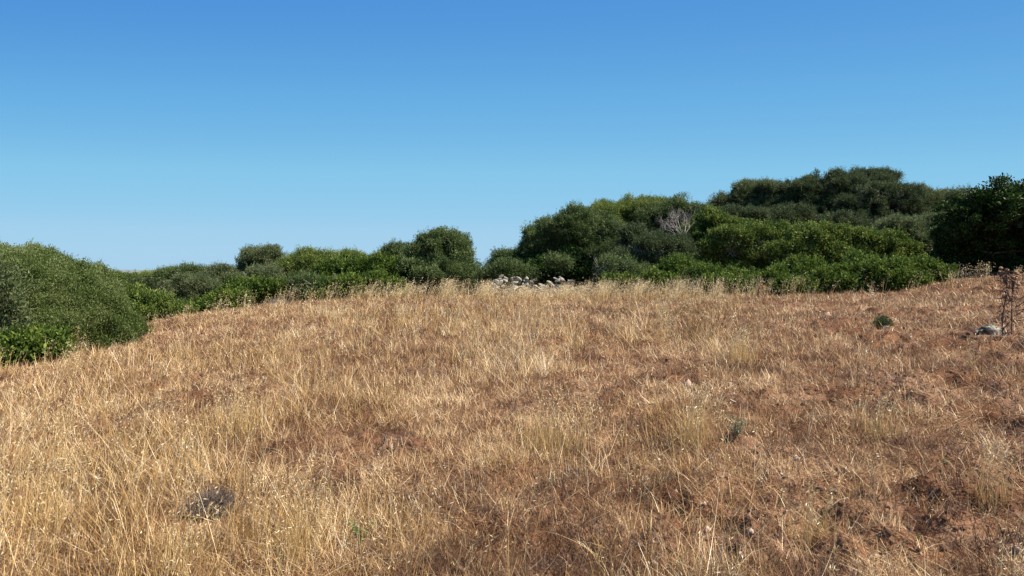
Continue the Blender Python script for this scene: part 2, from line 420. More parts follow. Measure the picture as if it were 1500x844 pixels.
exec_order = []
GB = 'shrubs of the thicket beyond the field'
GT = 'trees rising out of the thicket'
GL = 'bushes at the left edge of the field'
S, T_ = 'shrub', 'tree'
plants = [
 # ---- left mound
 ('grey_bush', S, 'grey', 'dark grey-green bush cut by the left frame edge, bare twigs at its foot', 16.2,
  [(-16, 424, 44, 50, -1.5), (-64, 436, 50, 60, -1.0), (-22, 474, 44, 30, -1.5)], GL, dict(twigs=40, twig_at=(8, 470, 22, 16), dens=1.3)),
 ('low_bush', S, 'lentisk', 'low bright green bush at the front foot of the big left mound', 14.6,
  [(58, 514, 24, 9), (34, 518, 16, 7, -.1)], GL, dict(dens=1.3)),
 ('low_bush', S, 'lentisk', 'small green bush at the very left edge among dry grass', 14.3,
  [(-4, 524, 18, 12)], GL, dict(dens=1.3)),
 # ---- distant left band
 ('shrub', S, 'yellow', 'rounded green shrub farthest away, just below the distant hill', 46, [(178, 413, 26, 14), (150, 417, 24, 13)], GB, {}),
 ('shrub', S, 'pale', 'long pale green shrub behind the dark hollow, near the skyline at left', 50, [(228, 411, 34, 13), (255, 408, 26, 13), (203, 415, 24, 12)], GB, {}),
 ('shrub', S, 'sombre', 'small dark round shrub in the dip between the mound and the pale shrubs', 36, [(211, 420, 15, 14), (196, 424, 12, 10)], GB, {}),
 ('shrub', S, 'yellow', 'yellow-green shrub spilling down to the grass just right of the left mound', 27, [(222, 446, 30, 20), (248, 456, 28, 16), (200, 440, 26, 22), (190, 468, 26, 18, -1), (268, 464, 16, 10, -.5)], GB, {}),
 ('shrub', S, 'grey', 'grey-green shrub with a dark hollow and reddish stems, left part of the thicket', 33, [(275, 424, 30, 24), (300, 430, 26, 26), (262, 432, 18, 16)], GB, dict(trunk=287)),
 ('shrub', S, 'olive', 'olive-coloured shrub top on the left skyline above the dark hollow', 42, [(272, 402, 28, 14), (248, 408, 18, 11), (298, 404, 16, 11)], GB, {}),
 ('shrub', S, 'grey', 'pale grey-green shrub left of the tall spiky olive tree', 36, [(322, 412, 24, 23), (342, 414, 18, 20), (310, 420, 18, 18)], GB, {}),
 ('shrub', S, 'lentisk', 'low vivid green shrub where the left grass slope meets the thicket', 27.5, [(316, 452, 24, 11), (338, 444, 22, 14), (298, 458, 16, 8)], GB, {}),
 # ---- middle left
 ('olive_tree', T_, 'grey', 'grey-green olive tree with a spiky top, tallest left of the pale domes', 38, [(384, 386, 28, 23), (402, 390, 24, 18), (362, 392, 11, 16), (386, 404, 28, 20)], GT, {}),
 ('shrub', S, 'pale', 'light green domed shrub on the skyline beside the spiky olive tree', 36, [(452, 384, 28, 20), (478, 386, 28, 21), (440, 394, 22, 16)], GB, {}),
 ('shrub', S, 'pale', 'light green shrub top running behind the vivid green shrub', 39, [(516, 384, 26, 20), (540, 390, 22, 17), (500, 388, 20, 20)], GB, {}),
 ('shrub', S, 'lentisk', 'vivid green glossy shrub below the pale domes, left of the round tree', 32.5, [(508, 398, 28, 22), (540, 398, 28, 22), (566, 396, 18, 22), (486, 404, 18, 16)], GB, {}),
 ('shrub', S, 'grey', 'grey twiggy dome-shaped shrub under the spiky olive tree', 33, [(384, 404, 22, 15), (398, 412, 18, 12)], GB, dict(twigs=60, twig_at=(384, 408, 18, 8))),
 ('shrub', S, 'lentisk', 'dark vivid green shrub left of the dead grey brush', 30.5, [(356, 424, 22, 16), (374, 428, 22, 14), (342, 436, 16, 14), (396, 424, 16, 9)], GB, {}),
 ('shrub', S, 'olive', 'mottled grey-green shrub right of the dead grey brush', 31, [(438, 418, 26, 20), (458, 426, 24, 20), (428, 432, 18, 16)], GB, dict(twigs=40, twig_at=(440, 420, 25, 14))),
 ('shrub', S, 'lentisk', 'green shrub with pale bare stems midway along the left thicket', 30, [(486, 430, 22, 16), (470, 438, 20, 12), (506, 424, 22, 20)], GB, dict(twigs=30, twig_at=(480, 420, 26, 20))),
 ('shrub', S, 'lentisk', 'green shrub tucked against the left foot of the round tree', 31, [(548, 424, 22, 20), (528, 432, 18, 16), (572, 430, 18, 20)], GB, {}),
 ('olive_tree', T_, 'olive', 'small grey-green tree crown behind the left shoulder of the round tree', 38.5, [(582, 374, 22, 16), (560, 380, 16, 12), (604, 378, 20, 18)], GT, {}),
 ('olive_tree', T_, 'olive', 'round bushy olive tree standing alone left of the stone heap', 33, [(654, 366, 36, 27), (624, 378, 30, 25), (676, 388, 22, 28), (612, 406, 28, 24, -.4), (648, 408, 40, 26, -.8), (682, 416, 24, 22, -.4), (654, 356, 26, 18)], GT, dict(trunk=640)),
 ('shrub', S, 'olive', 'light olive shrub directly behind the left end of the stone heap', 30.5, [(740, 399, 26, 17), (760, 405, 22, 12), (718, 407, 17, 14)], GB, {}),
 ('olive_tree', T_, 'olive', 'small tree in the sky gap between the round tree and the big spreading tree', 36, [(745, 380, 18, 14), (766, 380, 18, 14), (732, 391, 13, 10)], GT, {}),
 # ---- middle: the big tree
 ('olive_tree', T_, 'olive', 'big spreading olive tree with deep shade under its crown, behind the stone heap', 34.5,
  [(796, 346, 32, 28), (832, 334, 38, 30), (872, 344, 36, 34), (852, 324, 30, 20), (786, 368, 22, 24), (884, 374, 30, 24, -.6), (836, 366, 30, 18, .4)], GT, dict(trunk=845, skirt=False)),
 ('olive_sapling', T_, 'olive', 'thin sapling with a small crown in the dark shade behind the stone heap', 30.2, [(826, 386, 7, 5), (808, 384, 4, 3)], GT, dict(trunk=816, skirt=False, dens=.6)),
 ('olive_tree', T_, 'pale', 'rounded green tree on the skyline above and behind the big spreading tree', 40, [(902, 318, 34, 24), (938, 314, 34, 25), (968, 320, 28, 26), (896, 340, 30, 26)], GT, {}),
 ('olive_tree', T_, 'olive', 'green tree top immediately behind the bare dead tree', 38.5, [(992, 314, 30, 24), (1020, 318, 26, 22), (960, 326, 24, 24)], GT, {}),
 ('shrub', S, 'sombre', 'dark layered shrub below the bare dead tree', 31.5, [(958, 360, 40, 16), (926, 352, 22, 20, .8), (990, 366, 30, 18), (930, 384, 32, 18), (968, 392, 38, 18)], GB, dict(twigs=40, twig_at=(950, 372, 30, 14))),
 ('shrub', S, 'olive', 'dark shrub at the right foot of the big spreading tree', 30, [(906, 394, 22, 16), (928, 408, 26, 16), (890, 408, 16, 12)], GB, dict(twigs=40, twig_at=(890, 396, 20, 16))),
 ('shrub', S, 'lentisk', 'bright little shrub just right of the stone heap, fronted by oat grass', 28.2, [(902, 418, 18, 9), (922, 420, 14, 9)], GB, dict(dens=1.2)),
 ('shrub', S, 'yellow', 'yellow-green shrub right of the bare dead tree', 36, [(1040, 332, 28, 22), (1062, 340, 26, 20), (1026, 346, 24, 20)], GB, {}),
 ('shrub', S, 'lentisk', 'bright green shrub around a grey dead bush, below the dark layered shrub', 27.5, [(1000, 420, 26, 16), (972, 416, 22, 14), (1032, 412, 24, 20), (990, 400, 26, 14, .8)], GB, {}),
 # ---- right hill
 ('olive_tree', T_, 'grey', 'pale grey-green olive tree with a feathery left edge, left end of the high thicket', 45, [(1086, 288, 26, 18), (1116, 284, 30, 20), (1142, 292, 26, 24), (1054, 298, 14, 12), (1100, 302, 36, 14, .6)], GT, {'skirt': True}),
 ('olive_tree', T_, 'sombre', 'broad dark tree rising to the left of the highest crown', 44, [(1186, 282, 34, 24), (1222, 280, 36, 24), (1206, 304, 44, 28), (1162, 300, 24, 24), (1240, 300, 34, 26)], GT, {}),
 ('olive_tree', T_, 'sombre', 'highest dark crown on the right skyline with a knobbed top', 46.5, [(1268, 262, 26, 14), (1292, 264, 24, 14), (1280, 276, 44, 20)], GT, {}),
 ('olive_tree', T_, 'sombre', 'wide dark grey tree below the highest crown', 42, [(1278, 306, 44, 32), (1318, 306, 38, 32), (1254, 326, 34, 22), (1308, 286, 36, 18)], GT, dict(twigs=60, twig_at=(1285, 290, 40, 20))),
 ('olive_tree', T_, 'grey', 'fuzzy grey tree on the skyline just left of the black-green tree', 43, [(1358, 298, 30, 22), (1384, 300, 22, 20), (1336, 308, 28, 26)], GT, {}),
 ('olive_tree', T_, 'grey', 'small pale tree top peeping over the left shoulder of the black-green tree', 40, [(1412, 288, 12, 12), (1398, 294, 12, 12)], GT, {}),
 ('shrub', S, 'grey', 'ash-grey shrub against the left side of the black-green tree', 33, [(1336, 354, 34, 26), (1362, 366, 26, 26), (1320, 336, 28, 20), (1370, 336, 20, 24)], GB, dict(twigs=50, twig_at=(1350, 370, 25, 18))),
 ('shrub', S, 'yellow', 'yellow-tipped shrub with crooked pale branches, left half of the right thicket', 32.5, [(1078, 352, 32, 22), (1112, 346, 32, 24), (1146, 350, 26, 24), (1096, 374, 34, 20), (1056, 366, 24, 22)], GB, dict(twigs=70, twig_at=(1095, 362, 42, 16))),
 ('shrub', S, 'yellow', 'yellow-green shrub in the centre of the right thicket', 31, [(1182, 352, 28, 22), (1206, 362, 30, 24), (1160, 370, 28, 22), (1216, 344, 22, 12)], GB, {}),
 ('shrub', S, 'yellow', 'leafy yellow-green shrub right of centre in the right thicket', 31.3, [(1262, 358, 28, 22), (1294, 360, 28, 22), (1244, 374, 26, 20), (1318, 372, 24, 18)], GB, {}),
 ('low_shrub', S, 'lentisk', 'low vivid shrub beside the small rust-red dead plant', 26.8, [(1066, 421, 26, 13), (1092, 413, 22, 16, .3), (1046, 425, 16, 9), (1080, 428, 18, 8, -.5)], GB, dict(dens=1.2)),
 ('low_shrub', S, 'lentisk', 'low vivid shrub right of the rust-red dead plant', 26.4, [(1146, 412, 26, 16), (1174, 399, 26, 17, .4), (1122, 420, 18, 11, .4), (1160, 424, 22, 9, -.6)], GB, dict(dens=1.2)),
 ('low_shrub', S, 'lentisk', 'low vivid shrub second from the right end of the bright row', 26.2, [(1226, 410, 30, 16), (1258, 395, 22, 19, .3), (1202, 416, 18, 12), (1240, 421, 24, 9, -.6)], GB, dict(dens=1.2)),
 ('low_shrub', S, 'lentisk', 'broad low bright shrub ending the row beside the black-green tree', 25.4, [(1304, 403, 30, 17), (1338, 397, 26, 15), (1366, 403, 20, 10), (1282, 412, 18, 13), (1326, 416, 26, 9, -.6)], GB, dict(dens=1.2)),
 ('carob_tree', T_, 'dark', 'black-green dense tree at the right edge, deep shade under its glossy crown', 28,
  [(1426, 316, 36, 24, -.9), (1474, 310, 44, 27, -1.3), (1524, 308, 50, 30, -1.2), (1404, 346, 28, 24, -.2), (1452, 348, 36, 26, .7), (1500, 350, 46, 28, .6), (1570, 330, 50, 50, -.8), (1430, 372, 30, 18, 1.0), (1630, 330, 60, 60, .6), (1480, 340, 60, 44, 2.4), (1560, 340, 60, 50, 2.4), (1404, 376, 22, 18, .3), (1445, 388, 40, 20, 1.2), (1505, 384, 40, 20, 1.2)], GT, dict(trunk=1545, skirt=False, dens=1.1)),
 ('shrub', S, 'dark', 'added dark undergrowth shrub supplying the shade behind the black-green tree', 31.5, [(1440, 380, 40, 24), (1500, 380, 44, 26), (1400, 378, 30, 22), (1560, 380, 44, 30), (1470, 350, 60, 30, .8)], GB, {}),  # added: dark leaves fill the view under the canopy with shade
 ('shrub', S, 'dark', 'added dark shrub standing in for the shade beneath the big spreading tree behind the stones', 34.2, [(800, 396, 34, 20), (850, 394, 40, 24), (776, 392, 20, 18), (890, 384, 30, 26)], GB, {}),  # added: its dark leaf colour makes the black shade under the crown
 ('shrub', S, 'sombre', 'dark shrub seen through the gap under the left end of the high thicket', 41, [(1090, 322, 44, 20), (1150, 330, 44, 24), (1230, 336, 50, 24), (1040, 340, 36, 24)], GB, {}),
]
import os
if True:
    for nm, cat, kind, label, Y, lb, grp, kw in plants:
        make_plant(nm, cat, kind, label, Y, lb, grp, **kw)

def mounded_bush():
    """one closed dome: its skyline falls to the right, its face bulges towards the field"""
    Y0 = 17.0; D = 1.9
    n = 10500
    px = rng.uniform(-90, 207, n); phi = np.where(rng.random(n) < .7, np.arccos(rng.uniform(-.35, 1, n)), rng.uniform(0, .7, n))       # 0 front foot .. past the top
    top = np.interp(px, [-90, 0, 40, 70, 100, 125, 150, 165, 180, 195, 207], [378, 366, 366, 373, 385, 398, 414, 428, 448, 468, 490])
    x = (px - 750) / F * Y0
    zt = CAM_Z - (top - HOR) / F * Y0
    end = sstep(0, 90, 212 - px)                                                  # the right end closes round
    y = Y0 - D * (.25 + .75 * end) * np.cos(phi) * 1.0
    zg = gz(x, y)
    z = zg + (zt - zg) * np.sin(phi) ** .75
    slope = np.gradient(np.interp(np.arange(-90, 208), [-90, 0, 40, 70, 100, 125, 150, 165, 180, 195, 207], [378, 366, 366, 373, 385, 398, 414, 428, 448, 468, 490]))
    nx = np.interp(px, np.arange(-90, 208), slope)
    co = unit(np.stack([nx * np.sin(phi) ** .5, -np.cos(phi), np.sin(phi) + .15], 1))
    bump = fbm(px / 26.0, phi * 3.2 + 20, 3, 131) - .5
    fine_b = fbm(px / 8.0, phi * 10 + 5, 2, 133) - .5
    cp = np.stack([x, y, z], 1) + co * (bump * .55 + fine_b * .34 - .08)[:, None]
    ok = cp[:, 2] > gz(cp[:, 0], cp[:, 1]) + .05; cp = cp[ok]; co = co[ok]; px = px[ok]; phi = phi[ok]
    ct = .8 * (fbm(px / 40.0, phi * 2 + 9, 3, 137) - .5) + rng.normal(0, .06, len(cp))
    m = 26; rc = .13 * rng.uniform(.6, 1.4, len(cp))
    u = rand_dirs(len(cp) * m).reshape(len(cp), m, 3) * (rng.random((len(cp), m, 1)) ** .45) + .25 * co[:, None, :]
    P = cp[:, None, :] + rc[:, None, None] * u
    A = unit(co[:, None, :] * .6 + np.array([0, 0, .5]) + rng.normal(0, .5, P.shape)); N = unit(co[:, None, :] * .6 + np.array([0, 0, .25]) + rng.normal(0, .6, P.shape))
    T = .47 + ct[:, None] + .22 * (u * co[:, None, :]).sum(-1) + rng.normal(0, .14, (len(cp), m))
    sc = rng.uniform(.65, 1.3, T.shape)
    # long upright sprigs along the skyline and the face
    k = rng.choice(len(cp), 2300); q = 16
    ax = unit(co[k] * .5 + np.array([0, 0, .9]) + rng.normal(0, .22, (len(k), 3))); ln = rng.uniform(.10, .30, len(k))
    t = rng.random((len(k), q, 1))
    P2 = cp[k][:, None, :] + ax[:, None, :] * ln[:, None, None] * t + rng.normal(0, .012, (len(k), q, 3))
    A2 = unit(ax[:, None, :] * .9 + rng.normal(0, .4, P2.shape)); T2 = .56 + ct[k][:, None] + rng.normal(0, .12, (len(k), q)); s2 = rng.uniform(.5, .95, T2.shape)
    # inside
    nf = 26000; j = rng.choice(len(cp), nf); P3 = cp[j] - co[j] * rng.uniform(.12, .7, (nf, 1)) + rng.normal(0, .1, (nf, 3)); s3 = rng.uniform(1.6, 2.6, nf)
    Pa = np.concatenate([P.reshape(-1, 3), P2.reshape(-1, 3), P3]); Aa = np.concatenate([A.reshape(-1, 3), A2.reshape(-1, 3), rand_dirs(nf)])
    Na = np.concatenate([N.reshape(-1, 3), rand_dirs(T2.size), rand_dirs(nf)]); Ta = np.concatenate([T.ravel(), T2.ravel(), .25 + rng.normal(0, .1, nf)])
    sa = np.concatenate([sc.ravel(), s2.ravel(), s3])
    base = np.array([at(80, HOR, Y0)[0], Y0, 0]); base[2] = gz1(base[0], base[1])
    ok = Pa[:, 2] > gz(Pa[:, 0], Pa[:, 1]) + .02
    root = empty('mounded_bush', base); tag(root, 'large smooth green mound of fine foliage sloping down to the left side of the grass', 'shrub', GL)
    V, Q = leaves_mesh(Pa[ok] - base, Aa[ok], Na[ok], .050 * sa[ok], .017 * sa[ok])
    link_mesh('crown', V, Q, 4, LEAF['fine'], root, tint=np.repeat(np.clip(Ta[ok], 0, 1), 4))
    tb = Tubes()
    for i in range(16):
        e = cp[rng.integers(len(cp))]; b0 = base + np.array([rng.normal(0, .5), rng.normal(0, .3), -.1])
        tb.add(wiggle(b0, b0 + (e - b0) * .95, 6, .06), np.linspace(.05, .008, 6), 5)
    tb.build('trunk', BARK, root, origin=base)
mounded_bush()

# ------------------------------------------------------------------ dead wood
def grow(tb, p, d, ln, rad, depth, spread=.5, up=.15, k=4, split=(2, 4), shrink=.72):
    q = p + d * ln
    pts = wiggle(p, q, 4, ln * .05)
    tb.add(pts, np.linspace(rad, rad * .62, 4), k)
    if depth == 0: return
    for i in range(random.randint(*split)):
        t = random.uniform(.55, 1.0) if i else 1.0
        nd = unit(d + rng.normal(0, spread, 3) + np.array([0, 0, up]))
        grow(tb, p + (q - p) * t, nd, ln * shrink * random.uniform(.7, 1.2), rad * .6, depth - 1, spread, up, k, split, shrink)

def dead_tree():
    Y = 33.2; b = at(1001, 352, Y); b[2] = at(0, 352, Y)[2]
    g = gz1(b[0], b[1]); base = np.array([b[0] + .05, b[1], g])
    root = empty('dead_tree', base)
    tag(root, 'bare grey dead tree with fanned twigs standing out of the green thicket', 'dead tree')
    tb = Tubes(); top = b.copy()
    tb.add(wiggle(base - np.array([0, 0, .2]), top, 7, .04), np.linspace(.10, .06, 7), 7)
    tb.build('trunk', DEADWOOD, root, origin=base)
    tb = Tubes()
    for dx, dz, l in [(-.9, .75, .62), (-.55, .9, .66), (-.2, 1, .66), (.15, 1, .62), (.35, .9, .5), (-.95, .5, .5), (-.4, 1, .6)]:
        grow(tb, top, unit(np.array([dx, rng.normal(0, .25), dz])), l * .92, .026, 6, .36, .05, 3, (2, 3), .72)
    tb.build('branches', DEADWOOD, root, origin=base)
dead_tree()

def brush(name, label, cat, px, py, Y, w, h, mat, n, rad, spread=.6, group=None, depth=3):
    b = at(px, py, Y); base = np.array([b[0], b[1], gz1(b[0], b[1])])
    root = empty(name, base); tag(root, label, cat, group)
    tb = Tubes()
    for i in range(n):
        p = base + np.array([rng.normal(0, w * .22), rng.normal(0, w * .22), -.02])
        d = unit(np.array([rng.normal(0, .75), rng.normal(0, .6), .9]))
        grow(tb, p, d, h * rng.uniform(.28, .5), rad, depth, spread, .05, 3, (2, 3), .74)
    tb.build('twigs', mat, root, origin=base)
    return root, base
brush('dead_brush', 'dead grey-brown twiggy bush at the grass edge in the left thicket', 'dead bush', 408, 448, 28.5, .9, .85, BRUSHWOOD, 26, .016)
brush('dead_brush', 'dead grey twiggy bush inside the bright green shrub near the middle', 'dead bush', 1010, 440, 26.6, .6, .95, BRUSHWOOD, 20, .014)

CLEAR = []      # (x, y, radius) kept free of tall straw round small things
# small cushion plant in the foreground
def on_ground(px, py):
    """ground point seen at a photo pixel (marches along the sight line)"""
    lo = 2.5
    ys = np.linspace(2.5, 60, 6000)
    x = (px - 750) / F * ys; z = CAM_Z - (py - HOR) / F * ys
    d = z - gz(x, ys)
    i = int(np.argmax(d < 0)) if (d < 0).any() else len(ys) - 1
    return np.array([x[i], ys[i], gz1(x[i], ys[i])])

def cushion():
    p = on_ground(312, 755); CLEAR.append((p[0] - .02, p[1] - .02, .24)); CLEAR.append((p[0] - .02, p[1] - .22, .24))
    root = empty('dead_cushion_plant', p); tag(root, 'small dark grey dead cushion plant on the soil in the left foreground', 'dead plant')
    tb = Tubes()
    for i in range(620):
        d = rand_dirs(1)[0]; d[2] = abs(d[2]); d = unit(d + np.array([0, 0, .25]))
        r = rng.uniform(.10, .19)
        q = p + np.array([rng.normal(0, .06), rng.normal(0, .03), 0])
        e = q + d * r * np.array([.95, .75, 1.05])
        tb.add(wiggle(q + d * r * .25, e, 4, .012), np.linspace(.0035, .0018, 4), 3)
        for k in range(2):
            tb.add(wiggle(q + d * r * .7, e + rng.normal(0, .04, 3), 3, .006), np.linspace(.002, .001, 3), 3)
    tb.build('twigs', CUSHION, root, origin=p)
cushion()

def little_shrub():
    p = on_ground(1293, 478); CLEAR.append((p[0], p[1] - .02, .22))
    root = empty('small_shrub', p); tag(root, 'small dark grey-green shrub alone on the short grass at right', 'shrub')
    n = 2600
    d = rand_dirs(n); d[:, 2] = np.abs(d[:, 2])
    P = d * rng.uniform(.3, 1, (n, 1)) * np.array([.21, .18, .26]) + np.array([0, 0, -.06])
    A = unit(d + rng.normal(0, .4, (n, 3)) + np.array([0, 0, .4]))
    V, Q = leaves_mesh(P, A, rand_dirs(n), rng.uniform(.03, .06, n), rng.uniform(.008, .014, n))
    link_mesh('crown', V, Q, 4, LEAF['grey'], root, tint=np.repeat(np.clip(rng.normal(.25, .15, n), 0, 1), 4))
    tb = Tubes()
    for i in range(14):
        dd = d[i] * np.array([.2, .18, .2]); tb.add(wiggle(np.zeros(3), dd, 4, .01), np.linspace(.006, .002, 4), 4)
    tb.build('stem', BARK, root)
little_shrub()

def weed(name, label, px, py, h, mat, n, spread=.5):
    p = on_ground(px, py); CLEAR.append((p[0], p[1] - h * .3, h * .8))
    root = empty(name, p); tag(root, label, 'weed')
    tb = Tubes(); Ps, As = [], []
    for i in range(n):
        d = unit(np.array([rng.normal(0, spread), rng.normal(0, spread), 1])); l = h * rng.uniform(.6, 1.1)
        pts = wiggle(np.zeros(3), d * l, 5, h * .03)
        tb.add(pts, np.linspace(.003, .0012, 5), 3)
        for k in range(14):
            t = rng.uniform(.2, 1); Ps.append(d * l * t + rng.normal(0, h * .03, 3)); As.append(d * .5 + rng.normal(0, .7, 3))
    tb.build('stem', mat, root) if False else link_mesh('stem', np.concatenate(tb.V), np.concatenate(tb.Q), 4, mat, root, tint=np.full(tb.n, .3))
    Ps = np.array(Ps); As = unit(np.array(As)); m = len(Ps)
    V, Q = leaves_mesh(Ps, As, rand_dirs(m), h * rng.uniform(.10, .2, m), h * rng.uniform(.04, .08, m))
    link_mesh('leaves', V, Q, 4, mat, root, tint=np.repeat(np.clip(rng.normal(.55, .25, m), 0, 1), 4))
weed('green_weed', 'fresh green sprig among the straw at the bottom, left of centre', 527, 800, .20, WEED, 6, .35)
weed('grey_weed', 'pale grey-green seedy weed on bare soil right of centre', 1080, 642, .26, GREYWEED, 16, .55)
weed('green_weed', 'tiny green weed low on the soil at lower right, beside a fallen stalk', 1384, 680, .09, WEED, 5, .9)
weed('green_weed', 'tiny green weed under tall stalks near the bottom right', 1342, 794, .06, WEED, 4, .9)
weed('grey_weed', 'dull green weed beside a dark clod at lower left', 160, 785, .12, GREYWEED, 9, .8)

# ------------------------------------------------------------------ stones
def icosphere(sub):
    import bmesh
    bm = bmesh.new(); bmesh.ops.create_icosphere(bm, subdivisions=sub, radius=1)
    V = np.array([v.co[:] for v in bm.verts]); Q = np.array([[v.index for v in f.verts] for f in bm.faces]); bm.free()
    return V, Q
IV2, IF2 = icosphere(3)
def stone_shape(seed, planes=10, rough=.07):
    r = np.random.default_rng(seed)
    V = IV2.copy()
    for i in range(planes):                       # broken faces
        n = r.normal(0, 1, 3); n /= np.linalg.norm(n); h = r.uniform(.25, .62)
        d = V @ n; V = V - np.maximum(d - h, 0)[:, None] * n
    f = 1 + rough * (fbm(V[:, 0] * 3 + seed, V[:, 1] * 3 + V[:, 2] * 2, 3, seed) - .5) * 2
    return V * f[:, None]
STONES = [link_mesh('loose_stone', stone_shape(100 + i), IF2, 3, LIMESTONE) for i in range(8)]
def heap():
    pts = []
    n = 0
    first = [True] * 8
    y0 = 27.4
    lab = 'pale limestone rock lying in the tumbled stone heap behind the oat grass'
    grp = 'stones of the tumbled heap'
    # profile of the heap top along the picture, in metres above ground
    def prof(px): return float(np.interp(px, [716, 728, 745, 770, 790, 800, 815, 840, 860, 878, 892], [.2, .70, .66, .68, .46, .44, .66, .52, .34, .3, .15]))
    items = []
    for row in range(7):
        px = 718.0
        while px < 862:
            s = rng.uniform(.08, .19)
            h = prof(px)
            zc = h * (row + .35) / 6.4 + rng.normal(0, .03)
            yy = y0 - .55 + .55 * (row / 6.0) + rng.normal(0, .08)
            items.append((px, yy, zc + .13, s))
            px += s * 1.9 / y0 * F * rng.uniform(.7, 1.15)
    for k in range(60):                           # the back of the heap
        px = rng.uniform(725, 858); items.append((px, y0 + rng.uniform(-.1, .6), prof(px) * rng.uniform(.15, .75), rng.uniform(.13, .22)))
    for i, (px, yy, zc, s) in enumerate(items):
        x = (px - 750) / F * yy
        k = i % 8
        if first[k]: o = STONES[k]; first[k] = False
        else:
            o = STONES[k].copy(); COL.objects.link(o)
        o.location = (x, yy, gz1(x, yy) + zc)
        o.rotation_euler = (rng.normal(0, .35), rng.normal(0, .35), rng.uniform(0, 6.28)); o.scale = (s * rng.uniform(1.0, 1.9), s * rng.uniform(.8, 1.2), s * rng.uniform(.55, 1.0))
        tag(o, lab, 'stone', grp)
    o = STONES[0].copy(); o.data = STONES[3].data; COL.objects.link(o)
    p = at(727, 412, 27.2); o.location = p; o.scale = (.19, .16, .12); o.rotation_euler = (0, .2, .4)
    tag(o, 'whitest rounded stone capping the left end of the stone heap', 'stone', grp)
heap()

def rock():
    p = on_ground(1452, 490); CLEAR.append((p[0], p[1] - .05, .26))
    global IV2
    keep = IV2; IV2, RF = icosphere(5); V = stone_shape(55, 6, .10); IV2 = keep
    dn = fbm(V[:, 0] * 4 + 3, V[:, 1] * 4 + V[:, 2] * 5, 4, 8) - .5; dn2 = fbm(V[:, 0] * 11, V[:, 2] * 11 + V[:, 1] * 9, 3, 18) - .5
    V = V * (1 + .55 * dn + .25 * dn2)[:, None] * np.array([.26, .22, .25])
    V[:, 2] -= .45 * np.maximum(V[:, 0], -.05)
    V[:, 1] += .35 * V[:, 2]
    hollow = np.exp(-(((V[:, 0] + .12) / .07) ** 2 + ((V[:, 2] - .03) / .08) ** 2)) * (V[:, 1] < 0)
    V[:, 1] += hollow * .2
    o = link_mesh('weathered_rock', V, RF, 3, LICHEN)
    o.location = p + np.array([0, 0, -.035]); o.rotation_euler = (0, .12, -.25)
    tag(o, 'weathered pale rock with a dark hollow, beside the dry thistle', 'rock')
rock()
for nm, px, py, s, mat, lab in [
    ('field_stone', 1435, 626, .045, PINKSTONE, 'pinkish stone in short grass at right, below the weathered rock'),
    ('field_stone', 1484, 636, .04, PINKSTONE, 'pale stone at the right edge next to the pinkish stone'),
    ('field_stone', 386, 556, .07, LIMESTONE, 'whitish stone in the straw, left of centre'),
    ('field_stone', 1298, 482, .07, PINKSTONE, 'flat pale stone touching the foot of the small dark shrub'),
    ('field_stone', 986, 602, .06, PINKSTONE, 'pink stone half sunk in soil, right of centre'),
    ('field_stone', 1070, 566, .07, PINKSTONE, 'pink stone above the grey-green seedy weed'),
    ('field_stone', 1072, 588, .05, PINKSTONE, 'smaller pink stone just above the grey-green seedy weed'),
    ('field_stone', 1151, 750, .035, PINKSTONE, 'rounded buff stone low in the right foreground'),
    ('field_stone', 1186, 532, .06, PINKSTONE, 'buff stone showing in the grass between the pink stones and the small shrub'),
    ('field_stone', 1212, 462, .12, PINKSTONE, 'reddish flat stone in front of the bright shrubs'),
    ('field_stone', 1350, 473, .09, LICHEN, 'grey flat stone between the small shrub and the weathered rock')]:
    p = on_ground(px, py); CLEAR.append((p[0], p[1] - s * .6, s * 1.5))
    o = link_mesh(nm, stone_shape(int(px)) * np.array([1.25, .9, .7]) * s, IF2, 3, mat)
    o.location = p + np.array([0, 0, s * .05]); o.rotation_euler = (0, 0, rng.uniform(0, 3))
    tag(o, lab, 'stone', 'stones scattered over the field')

